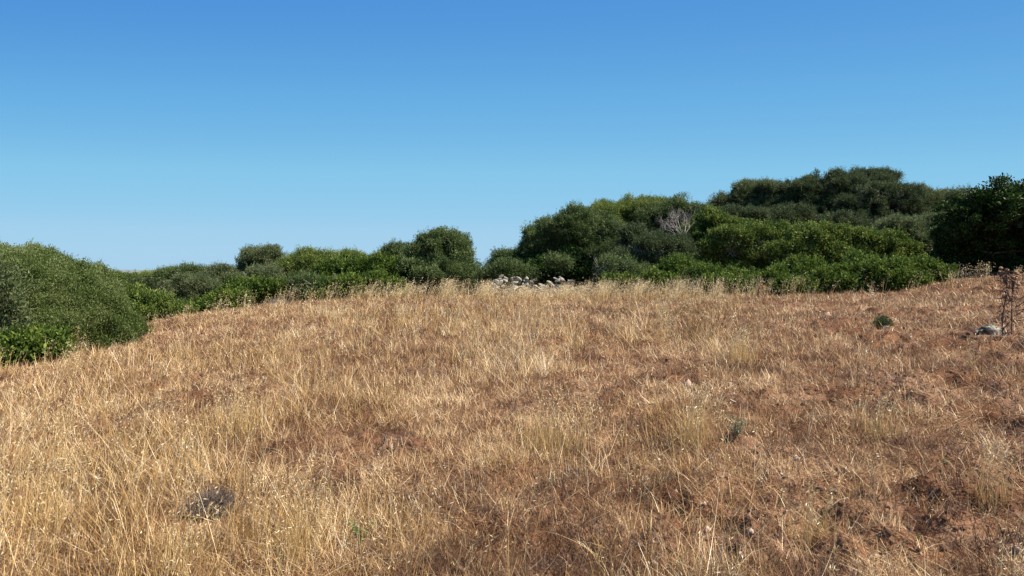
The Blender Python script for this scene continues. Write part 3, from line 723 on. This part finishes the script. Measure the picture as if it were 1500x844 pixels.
# ------------------------------------------------------------------ thistle
def thistle():
    p = on_ground(1470, 494)
    Y = p[1]
    root = empty('dry_thistle', p); tag(root, 'tall dry brown thistle with round seed heads at the right edge', 'thistle')
    def w(px, py, dy=0): return at(px, py, Y) - p + np.array([0, dy, 0])
    tb = Tubes()
    def stem(pts, r0, r1):
        pts = [np.asarray(q) for q in pts]
        fine = []
        for a, b in zip(pts[:-1], pts[1:]):
            for t in (0, .33, .66): fine.append(a + (b - a) * t + rng.normal(0, .004, 3))
        fine.append(pts[-1]); tb.add(fine, np.linspace(r0, r1, len(fine)), 5)
    main = [w(1468, 492), w(1468, 470), w(1475, 430), w(1474, 412), w(1471, 396)]
    stem(main, .013, .008)
    s2 = [w(1489, 474, .1), w(1488, 440, .1), w(1489, 418, .08), w(1486, 404, .05)]
    stem([w(1487, 490, .1)] + s2, .012, .007)
    heads = [(1471, 393, .8), (1466, 398, .55), (1476, 396, .8), (1485, 399, .8), (1490, 401, .9), (1486, 404, .7), (1481, 406, .8), (1482, 408, .55), (1487, 410, .7), (1491, 408, .8), (1490, 417, .8), (1470, 404, .5)]
    tips = []
    for i, (hx, hy, s) in enumerate(heads):
        dy = rng.normal(0, .05); h = w(hx, hy, dy)
        src = w(1474, 416) if hx < 1478 else w(1488, 424, .08)
        stem([src, (src + h) / 2 + rng.normal(0, .012, 3), h], .009, .006)
        tips.append((h, s))
    for a, b in [((1474, 436), (1460, 437)), ((1470, 450), (1463, 441)), ((1467, 470), (1466, 444)), ((1474, 446), (1479, 436)), ((1468, 482), (1478, 468)), ((1468, 488), (1482, 484)),
                 ((1489, 448), (1500, 440)), ((1488, 450), (1506, 434)), ((1488, 432), (1478, 428)), ((1475, 425), (1483, 445)), ((1468, 462), (1455, 456)), ((1489, 462), (1498, 452)), ((1488, 456), (1512, 446)), ((1489, 440), (1510, 424)), ((1488, 470), (1508, 466)), ((1470, 458), (1458, 468)), ((1474, 428), (1464, 424)), ((1489, 428), (1499, 418))]:
        q0 = w(*a); q1 = w(*b, rng.normal(0, .06)); stem([q0, (q0 + q1) / 2 + np.array([0, 0, -.01]), q1], .011, .005)
        # withered leaf curls
        tips_d = unit(q1 - q0)
    tb.build('stem', THISTLESTEM, root)
    n = 430
    t = rng.random(n)
    mp = np.array(main + s2); idx = rng.integers(0, 8, n); idx[idx == 4] = 3
    P = mp[idx] + (mp[np.minimum(idx + 1, 8)] - mp[idx]) * t[:, None]
    P += rng.normal(0, .05, P.shape) * np.array([1, 1, .4])
    V, Q = leaves_mesh(P, unit(rng.normal(0, .6, (n, 3)) + np.array([0, 0, -.3])), rand_dirs(n), rng.uniform(.04, .11, n), rng.uniform(.010, .026, n))
    link_mesh('withered_leaves', V, Q, 4, THISTLESTEM, root)
    for h, s in tips:
        V = IV2.copy(); r = .036 * s
        sp = 1 + .22 * (_hash(np.round(V[:, 0] * 9), np.round(V[:, 1] * 9 + V[:, 2] * 31), 4))
        V = V * sp[:, None] * r * np.array([1, 1, .92]); V[:, 2] -= np.where(V[:, 2] < 0, .25 * V[:, 2], 0)
        o = link_mesh('seed_head', V, IF2, 3, THISTLEHEAD, root); o.location = h
thistle()

def rust_plant():
    b = at(1117, 434, 25.6); p = np.array([b[0], b[1], gz1(b[0], b[1])])
    root = empty('rusty_plant', p); tag(root, 'small rust-red dead plant at the edge of the bright low shrubs', 'dead plant')
    n = 500; d = rand_dirs(n); d[:, 2] = np.abs(d[:, 2])
    P = d * rng.random((n, 1)) * np.array([.16, .12, .36]) + np.array([0, 0, .1])
    V, Q = leaves_mesh(P, unit(d + rng.normal(0, .5, (n, 3))), rand_dirs(n), rng.uniform(.06, .1, n), rng.uniform(.03, .05, n))
    link_mesh('leaves', V, Q, 4, RUST, root, tint=np.repeat(rng.random(n), 4))
    tb = Tubes()
    for i in range(8): tb.add(wiggle(np.zeros(3), d[i] * np.array([.15, .1, .42]), 4, .01), np.linspace(.01, .004, 4), 4)
    tb.build('stem', BARK, root)
rust_plant()

# ------------------------------------------------------------------ grass
def blades(P, az, lean, length, width, tint, bend, face=None, segs=3):
    """curved tapering strips. lean: 0 upright .. pi/2 lying; returns V, quads, tint per vert"""
    n = len(P)
    if face is None: face = az + math.pi / 2 + rng.normal(0, .9, n)
    k = segs + 1
    t = np.linspace(0, 1, k)
    ang = lean[:, None] + bend[:, None] * (t[None, :] ** 1.3)       # angle from vertical along the blade
    ds = length[:, None] / segs
    hx = np.concatenate([np.zeros((n, 1)), np.cumsum(np.sin(ang[:, :-1]) * ds, 1)], 1)
    hz = np.concatenate([np.zeros((n, 1)), np.cumsum(np.cos(ang[:, :-1]) * ds, 1)], 1)
    C = np.empty((n, k, 3))
    C[..., 0] = P[:, None, 0] + np.cos(az)[:, None] * hx
    C[..., 1] = P[:, None, 1] + np.sin(az)[:, None] * hx
    C[..., 2] = P[:, None, 2] + hz
    wv = width[:, None] * (1 - .75 * t[None, :])
    S = np.stack([np.cos(face), np.sin(face), np.zeros(n)], -1)[:, None, :] * wv[..., None] * .5
    V = np.stack([C - S, C + S], 2).reshape(n, k * 2, 3)
    i = np.arange(segs)
    q = np.stack([2 * i, 2 * i + 1, 2 * i + 3, 2 * i + 2], -1)
    Q = (np.arange(n)[:, None, None] * (2 * k) + q[None]).reshape(-1, 4)
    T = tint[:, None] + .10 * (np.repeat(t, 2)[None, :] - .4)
    return V.reshape(-1, 3), Q, np.clip(T, 0, 1).ravel(), C

def combine(parts):
    V, Q, T, off = [], [], [], 0
    for v, q, t in parts:
        V.append(v); Q.append(q + off); T.append(t); off += len(v)
    return np.concatenate(V), np.concatenate(Q), np.concatenate(T)

def sample_field(n, r0=3.2, r1=33, power=1.0, amax=.80):
    """points with density ~ 1/r^power over the visible fan of ground"""
    u = rng.random(n)
    if power == 2: r = r0 * (r1 / r0) ** u
    else:
        e = 2 - power
        r = (r0 ** e + u * (r1 ** e - r0 ** e)) ** (1 / e)
    a = rng.uniform(-amax, amax, n)
    x = np.sin(a) * r; y = np.cos(a) * r - .3
    return x, y


def field_ok(x, y):
    """keep grass out from under the bushes and off the far slope"""
    px = 750 + x / np.maximum(y, .5) * F
    edge = np.interp(px, [-400, 0, 100, 190, 210, 300, 420, 600, 720, 900, 1000, 1100, 1250, 1360, 1390, 1500, 1800],
                     [14.0, 14.6, 15.8, 17.6, 21, 26, 28.2, 29.5, 27.2, 27.6, 26.6, 26.0, 25.3, 24.8, 25, 25, 25])
    edge = edge + 1.2 * (vnoise(x * .8, y * .3 + 50, 77) - .5)
    ok = (y < edge) & (y > 1.5)
    for (cx, cy, cr) in CLEAR: ok &= np.hypot(x - cx, y - cy) > cr * (.75 + .5 * vnoise(x * 9, y * 9, 5))
    return ok

def tall_mask(x, y):
    px = 750 + x / np.maximum(y, .5) * F
    m = fbm(x * .45 + 3, y * .45 + 11, 4, 41)
    right = sstep(1000, 1180, px)
    nearmid = np.exp(-((px - 760) / 260.0) ** 2) * (1 - sstep(5, 7.5, y))
    ridge = np.exp(-((px - 780) / 260.0) ** 2) * sstep(16, 23, y)
    left = (1 - sstep(150, 520, px)) * (1 - sstep(9, 13, y))
    return np.clip(sstep(.40, .58, m) * (1 - .72 * right) - .7 * nearmid + .55 * ridge + .25 * left, .02, 1)

def wscale(r): return .0021 + .00040 * r

# 1. litter: short flattened straw covering the soil
def litter():
    n = 560000
    x, y = sample_field(n, 3.0, 31, 1.55)
    ok = field_ok(x, y); x = x[ok]; y = y[ok]
    k = bare(x, y); ok = rng.random(len(x)) > k * .36; x = x[ok]; y = y[ok]
    n = len(x); r = np.hypot(x, y)
    z = gz(x, y) + rng.exponential(.012, n)
    up = rng.random(n) < .52
    lean = np.where(up, rng.uniform(.2, 1.1, n), rng.uniform(1.1, 1.6, n))
    ln = np.where(up, rng.uniform(.05, .17, n), rng.uniform(.06, .22, n)) * (1 + .012 * r)
    w = wscale(r) * rng.uniform(.7, 1.4, n)
    pxx = 750 + x / np.maximum(y, .5) * F
    brown = np.clip(np.exp(-((pxx - 800) / 330.0) ** 2) * (1 - sstep(5, 8, y)) + .6 * sstep(1000, 1250, pxx) * (1 - sstep(9, 16, y)), 0, 1)
    pat = fbm(x * .8, y * .8, 3, 61); pat2 = fbm(x * 3.1, y * 3.1, 3, 63)
    tint = np.clip(.425 + .55 * (pat - .5) + .85 * (pat2 - .5) - .34 * sstep(.57, .66, fbm(x * 2.3 + 5, y * 2.3, 4, 67)) + rng.normal(0, .26, n) + np.where(up, .06, -.02) - .20 * brown, 0, 1)
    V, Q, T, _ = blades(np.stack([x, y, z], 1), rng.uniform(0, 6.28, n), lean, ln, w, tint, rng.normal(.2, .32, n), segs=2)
    # long fallen stalks
    m = 3600
    fx, fy = sample_field(m, 3.0, 24, 1.4); ok = field_ok(fx, fy); fx = fx[ok]; fy = fy[ok]; m = len(fx)
    fr = np.hypot(fx, fy)
    V2, Q2, T2, _ = blades(np.stack([fx, fy, gz(fx, fy) + rng.uniform(.0, .06, m)], 1), rng.uniform(0, 6.28, m), rng.uniform(1.0, 1.5, m), rng.uniform(.2, .55, m), wscale(fr) * rng.uniform(.5, .95, m), np.clip(rng.normal(.72, .22, m), 0, 1), rng.normal(.15, .6, m), segs=5)
    V, Q, T = combine([(V, Q, T), (V2, Q2, T2)])
    o = link_mesh('straw_litter', V, Q, 4, LITTER, tint=T)
    tag(o, 'matted short dry straw covering the red soil of the field', 'straw', kind='stuff')
litter()

# 2. standing straw in tufts
def straw():
    parts = []
    nt = 11500
    x, y = sample_field(nt, 3.2, 32, 1.45)
    ok = field_ok(x, y); x = x[ok]; y = y[ok]
    tm = tall_mask(x, y); k = bare(x, y)
    sl = 1 - .45 * (1 - sstep(330, 560, 750 + x / y * F)) * sstep(13, 18, y)
    ok = rng.random(len(x)) < np.clip(.14 + .9 * tm - .6 * k, .04, 1); x = x[ok]; y = y[ok]; tm = tm[ok] * sl[ok]
    n = len(x)
    per = rng.integers(5, 26, n)
    idx = np.repeat(np.arange(n), per); m = len(idx)
    spread = rng.uniform(.03, .15, n)
    xx = x[idx] + rng.normal(0, 1, m) * spread[idx]; yy = y[idx] + rng.normal(0, 1, m) * spread[idx]
    r = np.hypot(xx, yy)
    hgt = (.055 + .30 * tm) * np.exp(rng.normal(-.05, .38, n)) * (1 - .35 * sstep(15, 22, y))
    ln = hgt[idx] * rng.uniform(.45, 1.25, m)
    taz = rng.uniform(0, 6.28, n); tl = np.abs(rng.normal(0, .35, n))
    az = np.where(rng.random(m) < .5, taz[idx] + rng.normal(0, .6, m), np.arctan2(yy - y[idx], xx - x[idx]) + rng.normal(0, 1.0, m))
    lean = np.abs(rng.normal(.0, .48, m)) + .03 + tl[idx]
    tt = np.clip(.50 + rng.normal(0, .18, n), .05, 1)
    pat = fbm(x * .5 + 9, y * .5, 3, 71)
    tint = np.clip(tt[idx] - .07 + .8 * (pat[idx] - .5) + rng.normal(0, .22, m), 0, 1)
    w = wscale(r) * rng.uniform(.7, 1.25, m)
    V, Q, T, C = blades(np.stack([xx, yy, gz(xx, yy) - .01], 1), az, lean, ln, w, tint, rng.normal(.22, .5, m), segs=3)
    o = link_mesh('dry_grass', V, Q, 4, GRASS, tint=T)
    tag(o, 'golden dry grass standing in tufts all over the sloping field', 'dry grass', kind='stuff')
    print('straw blades', m)
straw()

# 3. tall wild oats with pale nodding heads
def oat_geo(x, y, ln, leanx, spread_tint=.0, headf=1.0):
    """stems that lean a little down-wind (to +x); heads of hanging spikelets"""
    n = len(x); r = np.hypot(x, y)
    P = np.stack([x, y, gz(x, y) - .01], 1)
    az = rng.normal(0.0, .8, n)
    lean = np.abs(rng.normal(leanx, .10, n)); bend = rng.uniform(.05, .55, n)
    w = wscale(r) * rng.uniform(.75, 1.1, n)
    tint = np.clip(.34 + spread_tint + rng.normal(0, .15, n), 0, 1)
    V, Q, T, C = blades(P, az, lean, ln, w, tint, bend, segs=4)
    parts = [(V, Q, T)]
    q = 9
    tpos = rng.uniform(.62, 1.0, (n, q)) * 4
    i0 = np.minimum(tpos.astype(int), 3); f = (tpos - i0)[..., None]
    ar = np.arange(n)[:, None]
    pos = C[ar, i0] * (1 - f) + C[ar, i0 + 1] * f
    hl = (.019 + .0012 * r)[:, None] * rng.uniform(.7, 1.3, (n, q)) * headf
    side = rng.normal(0, 1, (n, q, 3)) * (.011 + .0010 * r)[:, None, None]; side[..., 2] = 0
    A = unit(np.stack([rng.normal(.35, .35, (n, q)), rng.normal(0, .35, (n, q)), rng.normal(.55, .5, (n, q))], -1))
    hw = hl * .16 + .00012 * r[:, None]
    V2, Q2 = leaves_mesh((pos + side).reshape(-1, 3), A.reshape(-1, 3), rand_dirs(n * q), hl.ravel(), hw.ravel())
    T2 = np.repeat(np.clip(rng.normal(.72, .2, n * q), 0, 1), 4)
    parts.append((V2, Q2, T2))
    return parts

def oats():
    parts = []
    n = 2700
    x, y = sample_field(n, 3.4, 32, 1.0)
    ok = field_ok(x, y); x = x[ok]; y = y[ok]
    tm = tall_mask(x, y)
    ok = rng.random(len(x)) < tm ** 1.6 * .8; x = x[ok]; y = y[ok]; n = len(x)
    per = rng.integers(1, 11, n); idx = np.repeat(np.arange(n), per); m = len(idx)
    xx = x[idx] + rng.normal(0, .07, m); yy = y[idx] + rng.normal(0, .07, m)
    parts += oat_geo(xx, yy, rng.uniform(.34, .74, m) * (1 - .3 * sstep(14, 20, yy)), .14)
    # the ragged line of oats along the brow
    m = 2800
    px = np.clip(rng.normal(815, 160, m), 350, 1330); py_ = rng.uniform(22.5, 27.0, m)
    px = px + 8 * np.sin(px / 9.0)
    xx = (px - 750) / F * py_; ok = field_ok(xx, py_); xx = xx[ok]; yy = py_[ok]
    parts += oat_geo(xx, yy, rng.uniform(.32, .92, len(xx)) * (1 - .34 * np.exp(-((xx / yy * F + 750 - 775) / 60.0) ** 2)), .32, .1)
    # sparse stalks at the left brow and right of the bright shrubs
    m = 260
    px = np.concatenate([rng.uniform(300, 620, 150), rng.uniform(1380, 1450, 60), rng.uniform(980, 1370, 50)]); yy = np.concatenate([rng.uniform(23.5, 27, 150), rng.uniform(22, 24.5, 60), rng.uniform(23.5, 25.5, 50)])
    xx = (px - 750) / F * yy
    parts += oat_geo(xx, yy, rng.uniform(.35, .8, m), .18, 0)
    V, Q, T = combine(parts)
    o = link_mesh('wild_oats', V, Q, 4, OAT, tint=T)
    tag(o, 'tall wild oats with pale nodding heads, thickest along the brow of the field', 'wild oats', kind='stuff')
oats()

# 4. the big tufts of the foreground, each a thing
def tuft(px, py, n, h, spread, lean, lab, tint=0.0):
    p = on_ground(px, py)
    x = p[0] + rng.normal(0, spread, n); y = p[1] + rng.normal(0, spread, n)
    nb = n * 3
    xb = p[0] + rng.normal(0, spread * 1.1, nb); yb = p[1] + rng.normal(0, spread * 1.1, nb); r = np.hypot(xb, yb)
    pb = np.stack([xb, yb, gz(xb, yb) - .01], 1)
    V, Q, T, _ = blades(pb, rng.uniform(0, 6.28, nb), np.abs(rng.normal(0, .3, nb)), h * rng.uniform(.2, .7, nb), wscale(r) * rng.uniform(.7, 1.2, nb), np.clip(rng.normal(.3 + tint, .15, nb), 0, 1), rng.normal(.3, .5, nb))
    root_V, Q, T = combine(oat_geo(x, y, h * rng.uniform(.6, 1.1, n), lean, tint) + [(V, Q, T)])
    o = link_mesh('grass_tuft', root_V - p, Q, 4, OAT, tint=T); o.location = p
    tag(o, lab, 'grass tuft', 'tall tufts standing out of the field')
tuft(440, 815, 34, .70, .09, .10, 'tall golden tuft of stalks right of the dead cushion plant')
tuft(250, 838, 16, .55, .05, .42, 'leaning sheaf of pale oat heads below the dead cushion plant')
tuft(800, 660, 60, .74, .16, .14, 'pale tall tuft leaning right, in the middle of the field')
tuft(1015, 655, 40, .72, .10, .10, 'narrow golden tuft left of the grey-green seedy weed')
tuft(1180, 800, 26, .62, .08, .10, 'thin golden tuft above the rounded buff stone, right foreground')
tuft(345, 635, 60, .62, .18, .10, 'broad pale tuft left of centre, below the whitish stone', .08)
tuft(60, 760, 50, .62, .16, .12, 'dense pale tuft at the lower left edge', .08)
tuft(1450, 740, 22, .58, .08, .10, 'upright thin tuft near the lower right edge')
tuft(1280, 640, 40, .50, .12, .16, 'loose pale tuft above the lower right bare soil', .05)
tuft(1085, 530, 50, .60, .14, .14, 'bright tuft right of centre, well up the slope', .05)

# ------------------------------------------------------------------ ground
def ground():
    front = np.radians(np.concatenate([np.arange(-46, 46.01, .24)]))
    rest = np.radians(np.arange(50, 311, 5.0))
    ang = np.concatenate([front, rest])                      # measured from +Y, clockwise
    rad = np.concatenate([[.8, 1.6, 2.4], np.geomspace(3.0, 34, 520), np.geomspace(35, 140, 70), np.geomspace(150, 7000, 60)])
    Rr, Aa = np.meshgrid(rad, ang, indexing='ij')
    x = np.sin(Aa) * Rr; y = np.cos(Aa) * Rr
    z = gz(x.ravel(), y.ravel())
    V = np.stack([x.ravel(), y.ravel(), z], 1)
    na = len(ang); nr = len(rad)
    i = np.arange(nr - 1)[:, None] * na; j = np.arange(na)[None, :]; j2 = (j + 1) % na
    Q = np.stack([i + j, i + na + j, i + na + j2, i + j2], -1).reshape(-1, 4)
    # centre cap
    V = np.concatenate([V, [[0, 0, gz1(0, 0)]]]); c = len(V) - 1
    cap = np.stack([np.full(na, c), np.arange(na), (np.arange(na) + 1) % na, (np.arange(na) + 1) % na], -1)
    o = link_mesh('ground', V, Q, 4, ground_material(), smooth=True)
    tag(o, kind='structure')
ground()

SOILMAT = noise_mat('soil_crumb', [(.3, (.075, .036, .024)), (.7, (.24, .135, .09))], scale=3, bump=.4, bscale=60)
def gravel():
    n = 1500
    x, y = sample_field(n, 3.2, 20, 1.5)
    k = bare(x, y); ok = field_ok(x, y) & (rng.random(n) < .12 + k); x = x[ok]; y = y[ok]; n = len(x)
    oc = np.array([[1, 0, 0], [-1, 0, 0], [0, 1, 0], [0, -1, 0], [0, 0, 1], [0, 0, -1]], float)
    f = np.array([[0, 2, 4], [2, 1, 4], [1, 3, 4], [3, 0, 4], [2, 0, 5], [1, 2, 5], [3, 1, 5], [0, 3, 5]])
    s = rng.exponential(.010, n) + .006
    V = oc[None] * s[:, None, None] * rng.uniform(.5, 1.3, (n, 6, 3)) + np.stack([x, y, gz(x, y) + s * .2], 1)[:, None, :]
    Fc = (np.arange(n)[:, None, None] * 6 + f[None]).reshape(-1, 3)
    o = link_mesh('gravel', V.reshape(-1, 3), Fc, 3, PINKSTONE)
    tag(o, 'small pale pebbles scattered on the bare patches', 'gravel', kind='stuff')
    n = 26000
    x, y = sample_field(n, 3.0, 22, 1.5)
    k = bare(x, y); ok = field_ok(x, y) & (rng.random(n) < .05 + .95 * k); x = x[ok]; y = y[ok]; n = len(x)
    s = np.minimum(rng.exponential(.011, n) + .005, .05)
    V = oc[None] * s[:, None, None] * rng.uniform(.5, 1.35, (n, 6, 3)) + np.stack([x, y, gz(x, y) + s * .1], 1)[:, None, :]
    Fc = (np.arange(n)[:, None, None] * 6 + f[None]).reshape(-1, 3)
    o = link_mesh('soil_crumbs', V.reshape(-1, 3), Fc, 3, SOILMAT)
    tag(o, 'crumbled clods of red-brown soil on the bare patches', 'soil', kind='stuff')
gravel()

def far_scrub():
    """low maquis covering the plain beyond the thicket"""
    n = 5200
    r = 50 * (900 / 50) ** rng.random(n); a = rng.uniform(-1.0, 1.0, n)
    x = np.sin(a) * r; y = np.cos(a) * r
    ok = (y > 54) | (x < -.62 * y - 14); x = x[ok]; y = y[ok]; r = r[ok]; n = len(x)
    g = base_z(x, y); h = np.minimum(rng.uniform(.7, 2.2, n), np.maximum(1.35 - g, .4)); w = rng.uniform(1.0, 2.6, n) * (1 + r / 300)
    m = 70
    d = rand_dirs(n * m).reshape(n, m, 3); d[..., 2] = np.abs(d[..., 2])
    P = np.stack([x, y, g], 1)[:, None, :] + d * rng.uniform(.75, 1.05, (n, m, 1)) * np.stack([w, w, h], 1)[:, None, :]
    A = unit(d + rng.normal(0, .6, d.shape)); N = unit(d + rng.normal(0, .5, d.shape))
    L = (.28 + .0022 * r)[:, None] * rng.uniform(.7, 1.4, (n, m))
    T = np.clip(.42 + rng.normal(0, .16, n)[:, None] + rng.normal(0, .14, (n, m)), 0, 1)
    V, Q = leaves_mesh(P.reshape(-1, 3), A.reshape(-1, 3), N.reshape(-1, 3), L.ravel(), (L * .6).ravel())
    o = link_mesh('scrub', V, Q, 4, LEAF['olive'], tint=np.repeat(T.ravel(), 4))
    tag(o, 'low green scrub covering the plain beyond the thicket', 'scrub', kind='stuff')
far_scrub()

def hills():
    n = 400
    ang = np.linspace(-.75, .75, n)
    D = 2600.0
    prof = 2 + 6 * fbm(ang * 9 + 40, ang * 0 + 2, 4, 91) + 6 * np.exp(-((ang + .52) / .13) ** 2)
    rows = []
    for k, (dd, hh) in enumerate([(0, -8), (150, .45), (350, .8), (600, 1.0), (1200, -8)]):
        r = D + dd; z = prof * hh if hh > 0 else np.full(n, hh)
        rows.append(np.stack([np.tan(ang) * r, np.full(n, r), z + (rng.normal(0, .5, n) if hh > 0 else 0)], 1))
    V = np.concatenate(rows)
    i = np.arange(4)[:, None] * n; j = np.arange(n - 1)[None, :]
    Q = np.stack([i + j, i + j + 1, i + n + j + 1, i + n + j], -1).reshape(-1, 4)
    m = noise_mat('hazed_hill', [(.35, (.125, .15, .155)), (.58, (.18, .20, .21)), (.76, (.26, .265, .265))], scale=.012, bump=0, coord='Object')  # blue-grey distance haze is mixed into the hill colours
    o = link_mesh('hills', V, Q, 4, m, smooth=True); tag(o, kind='structure')
hills()

# ------------------------------------------------------------------ light, sky, camera
SUN_EL = math.radians(53); SUN_AZ = math.radians(103)      # azimuth clockwise from +Y (the view direction)
world = bpy.data.worlds.new('World'); scene.world = world; world.use_nodes = True
nt = world.node_tree; nt.nodes.clear()
wo = nt.nodes.new('ShaderNodeOutputWorld'); bg = nt.nodes.new('ShaderNodeBackground'); sky = nt.nodes.new('ShaderNodeTexSky')
sky.sky_type = 'NISHITA'; sky.sun_disc = False
sky.sun_elevation = SUN_EL; sky.sun_rotation = SUN_AZ
sky.altitude = 0; sky.air_density = .6; sky.dust_density = .3; sky.ozone_density = 10
bg.inputs['Strength'].default_value = .10
stc = nt.nodes.new('ShaderNodeTexCoord'); sm = nt.nodes.new('ShaderNodeVectorMath'); sm.operation = 'MULTIPLY'; sm.inputs[1].default_value = (.42, 1, 1)
sn = nt.nodes.new('ShaderNodeVectorMath'); sn.operation = 'NORMALIZE'
nt.links.new(stc.outputs['Generated'], sm.inputs[0]); nt.links.new(sm.outputs[0], sn.inputs[0]); nt.links.new(sn.outputs[0], sky.inputs[0])
# colour response of the camera to the clear sky (deeper, more saturated blue than the raw model)
EXPO = .92
def lin(v): v /= 255.0; return v / 12.92 if v < .04045 else ((v + .055) / 1.055) ** 2.4
kS = .10 * 2 ** .70; kO = .10 * 2 ** EXPO
m1 = nt.nodes.new('ShaderNodeVectorMath'); m1.operation = 'SCALE'; m1.inputs['Scale'].default_value = kS
m2 = nt.nodes.new('ShaderNodeVectorMath'); m2.operation = 'SCALE'; m2.inputs['Scale'].default_value = 1 / kO
cv = nt.nodes.new('ShaderNodeRGBCurve')
for ci, pts in enumerate([[(0, 0), (50, 48), (81, 78), (97, 105), (118, 134), (158, 163), (186, 170), (255, 185)],
                          [(0, 0), (70, 82), (119, 147), (140, 175), (167, 198), (209, 208), (230, 210), (255, 220)],
                          [(0, 0), (100, 122), (179, 217), (206, 228), (234, 234), (255, 236)]]):
    c = cv.mapping.curves[ci]
    while len(c.points) < len(pts): c.points.new(.5, .5)
    for q, (a, b) in zip(c.points, pts): q.location = (lin(a), lin(b)); q.handle_type = 'VECTOR'
cv.mapping.update()
nt.links.new(sky.outputs[0], m1.inputs[0]); nt.links.new(m1.outputs[0], cv.inputs['Color'])
nt.links.new(cv.outputs[0], m2.inputs[0]); nt.links.new(m2.outputs[0], bg.inputs[0]); nt.links.new(bg.outputs[0], wo.inputs[0])

sun = bpy.data.lights.new('sun', 'SUN'); sun.energy = 5.0; sun.angle = math.radians(.5); sun.color = (1, .90, .72)
so = bpy.data.objects.new('sun', sun); COL.objects.link(so)
from mathutils import Vector
sd = Vector((math.sin(SUN_AZ) * math.cos(SUN_EL), math.cos(SUN_AZ) * math.cos(SUN_EL), math.sin(SUN_EL)))
so.rotation_euler = sd.to_track_quat('Z', 'Y').to_euler(); so.location = (20, -10, 40)

cam = bpy.data.cameras.new('camera'); co = bpy.data.objects.new('camera', cam); COL.objects.link(co)
co.location = (0, 0, CAM_Z); co.rotation_euler = (math.pi / 2, 0, 0)
cam.sensor_width = 36; cam.lens = 24; cam.shift_y = -24 / 1500
cam.clip_start = .1; cam.clip_end = 20000
scene.camera = co
vs = scene.view_settings
scene.display_settings.display_device = 'sRGB'
vs.view_transform = 'Standard'; vs.look = 'None'; vs.gamma = 1; vs.exposure = EXPO; vs.use_curve_mapping = False
scene.cycles.max_bounces = 6; scene.cycles.diffuse_bounces = 3; scene.cycles.transmission_bounces = 3; scene.cycles.glossy_bounces = 2
print('faces', sum(len(o.data.polygons) for o in bpy.data.objects if o.type == 'MESH'))
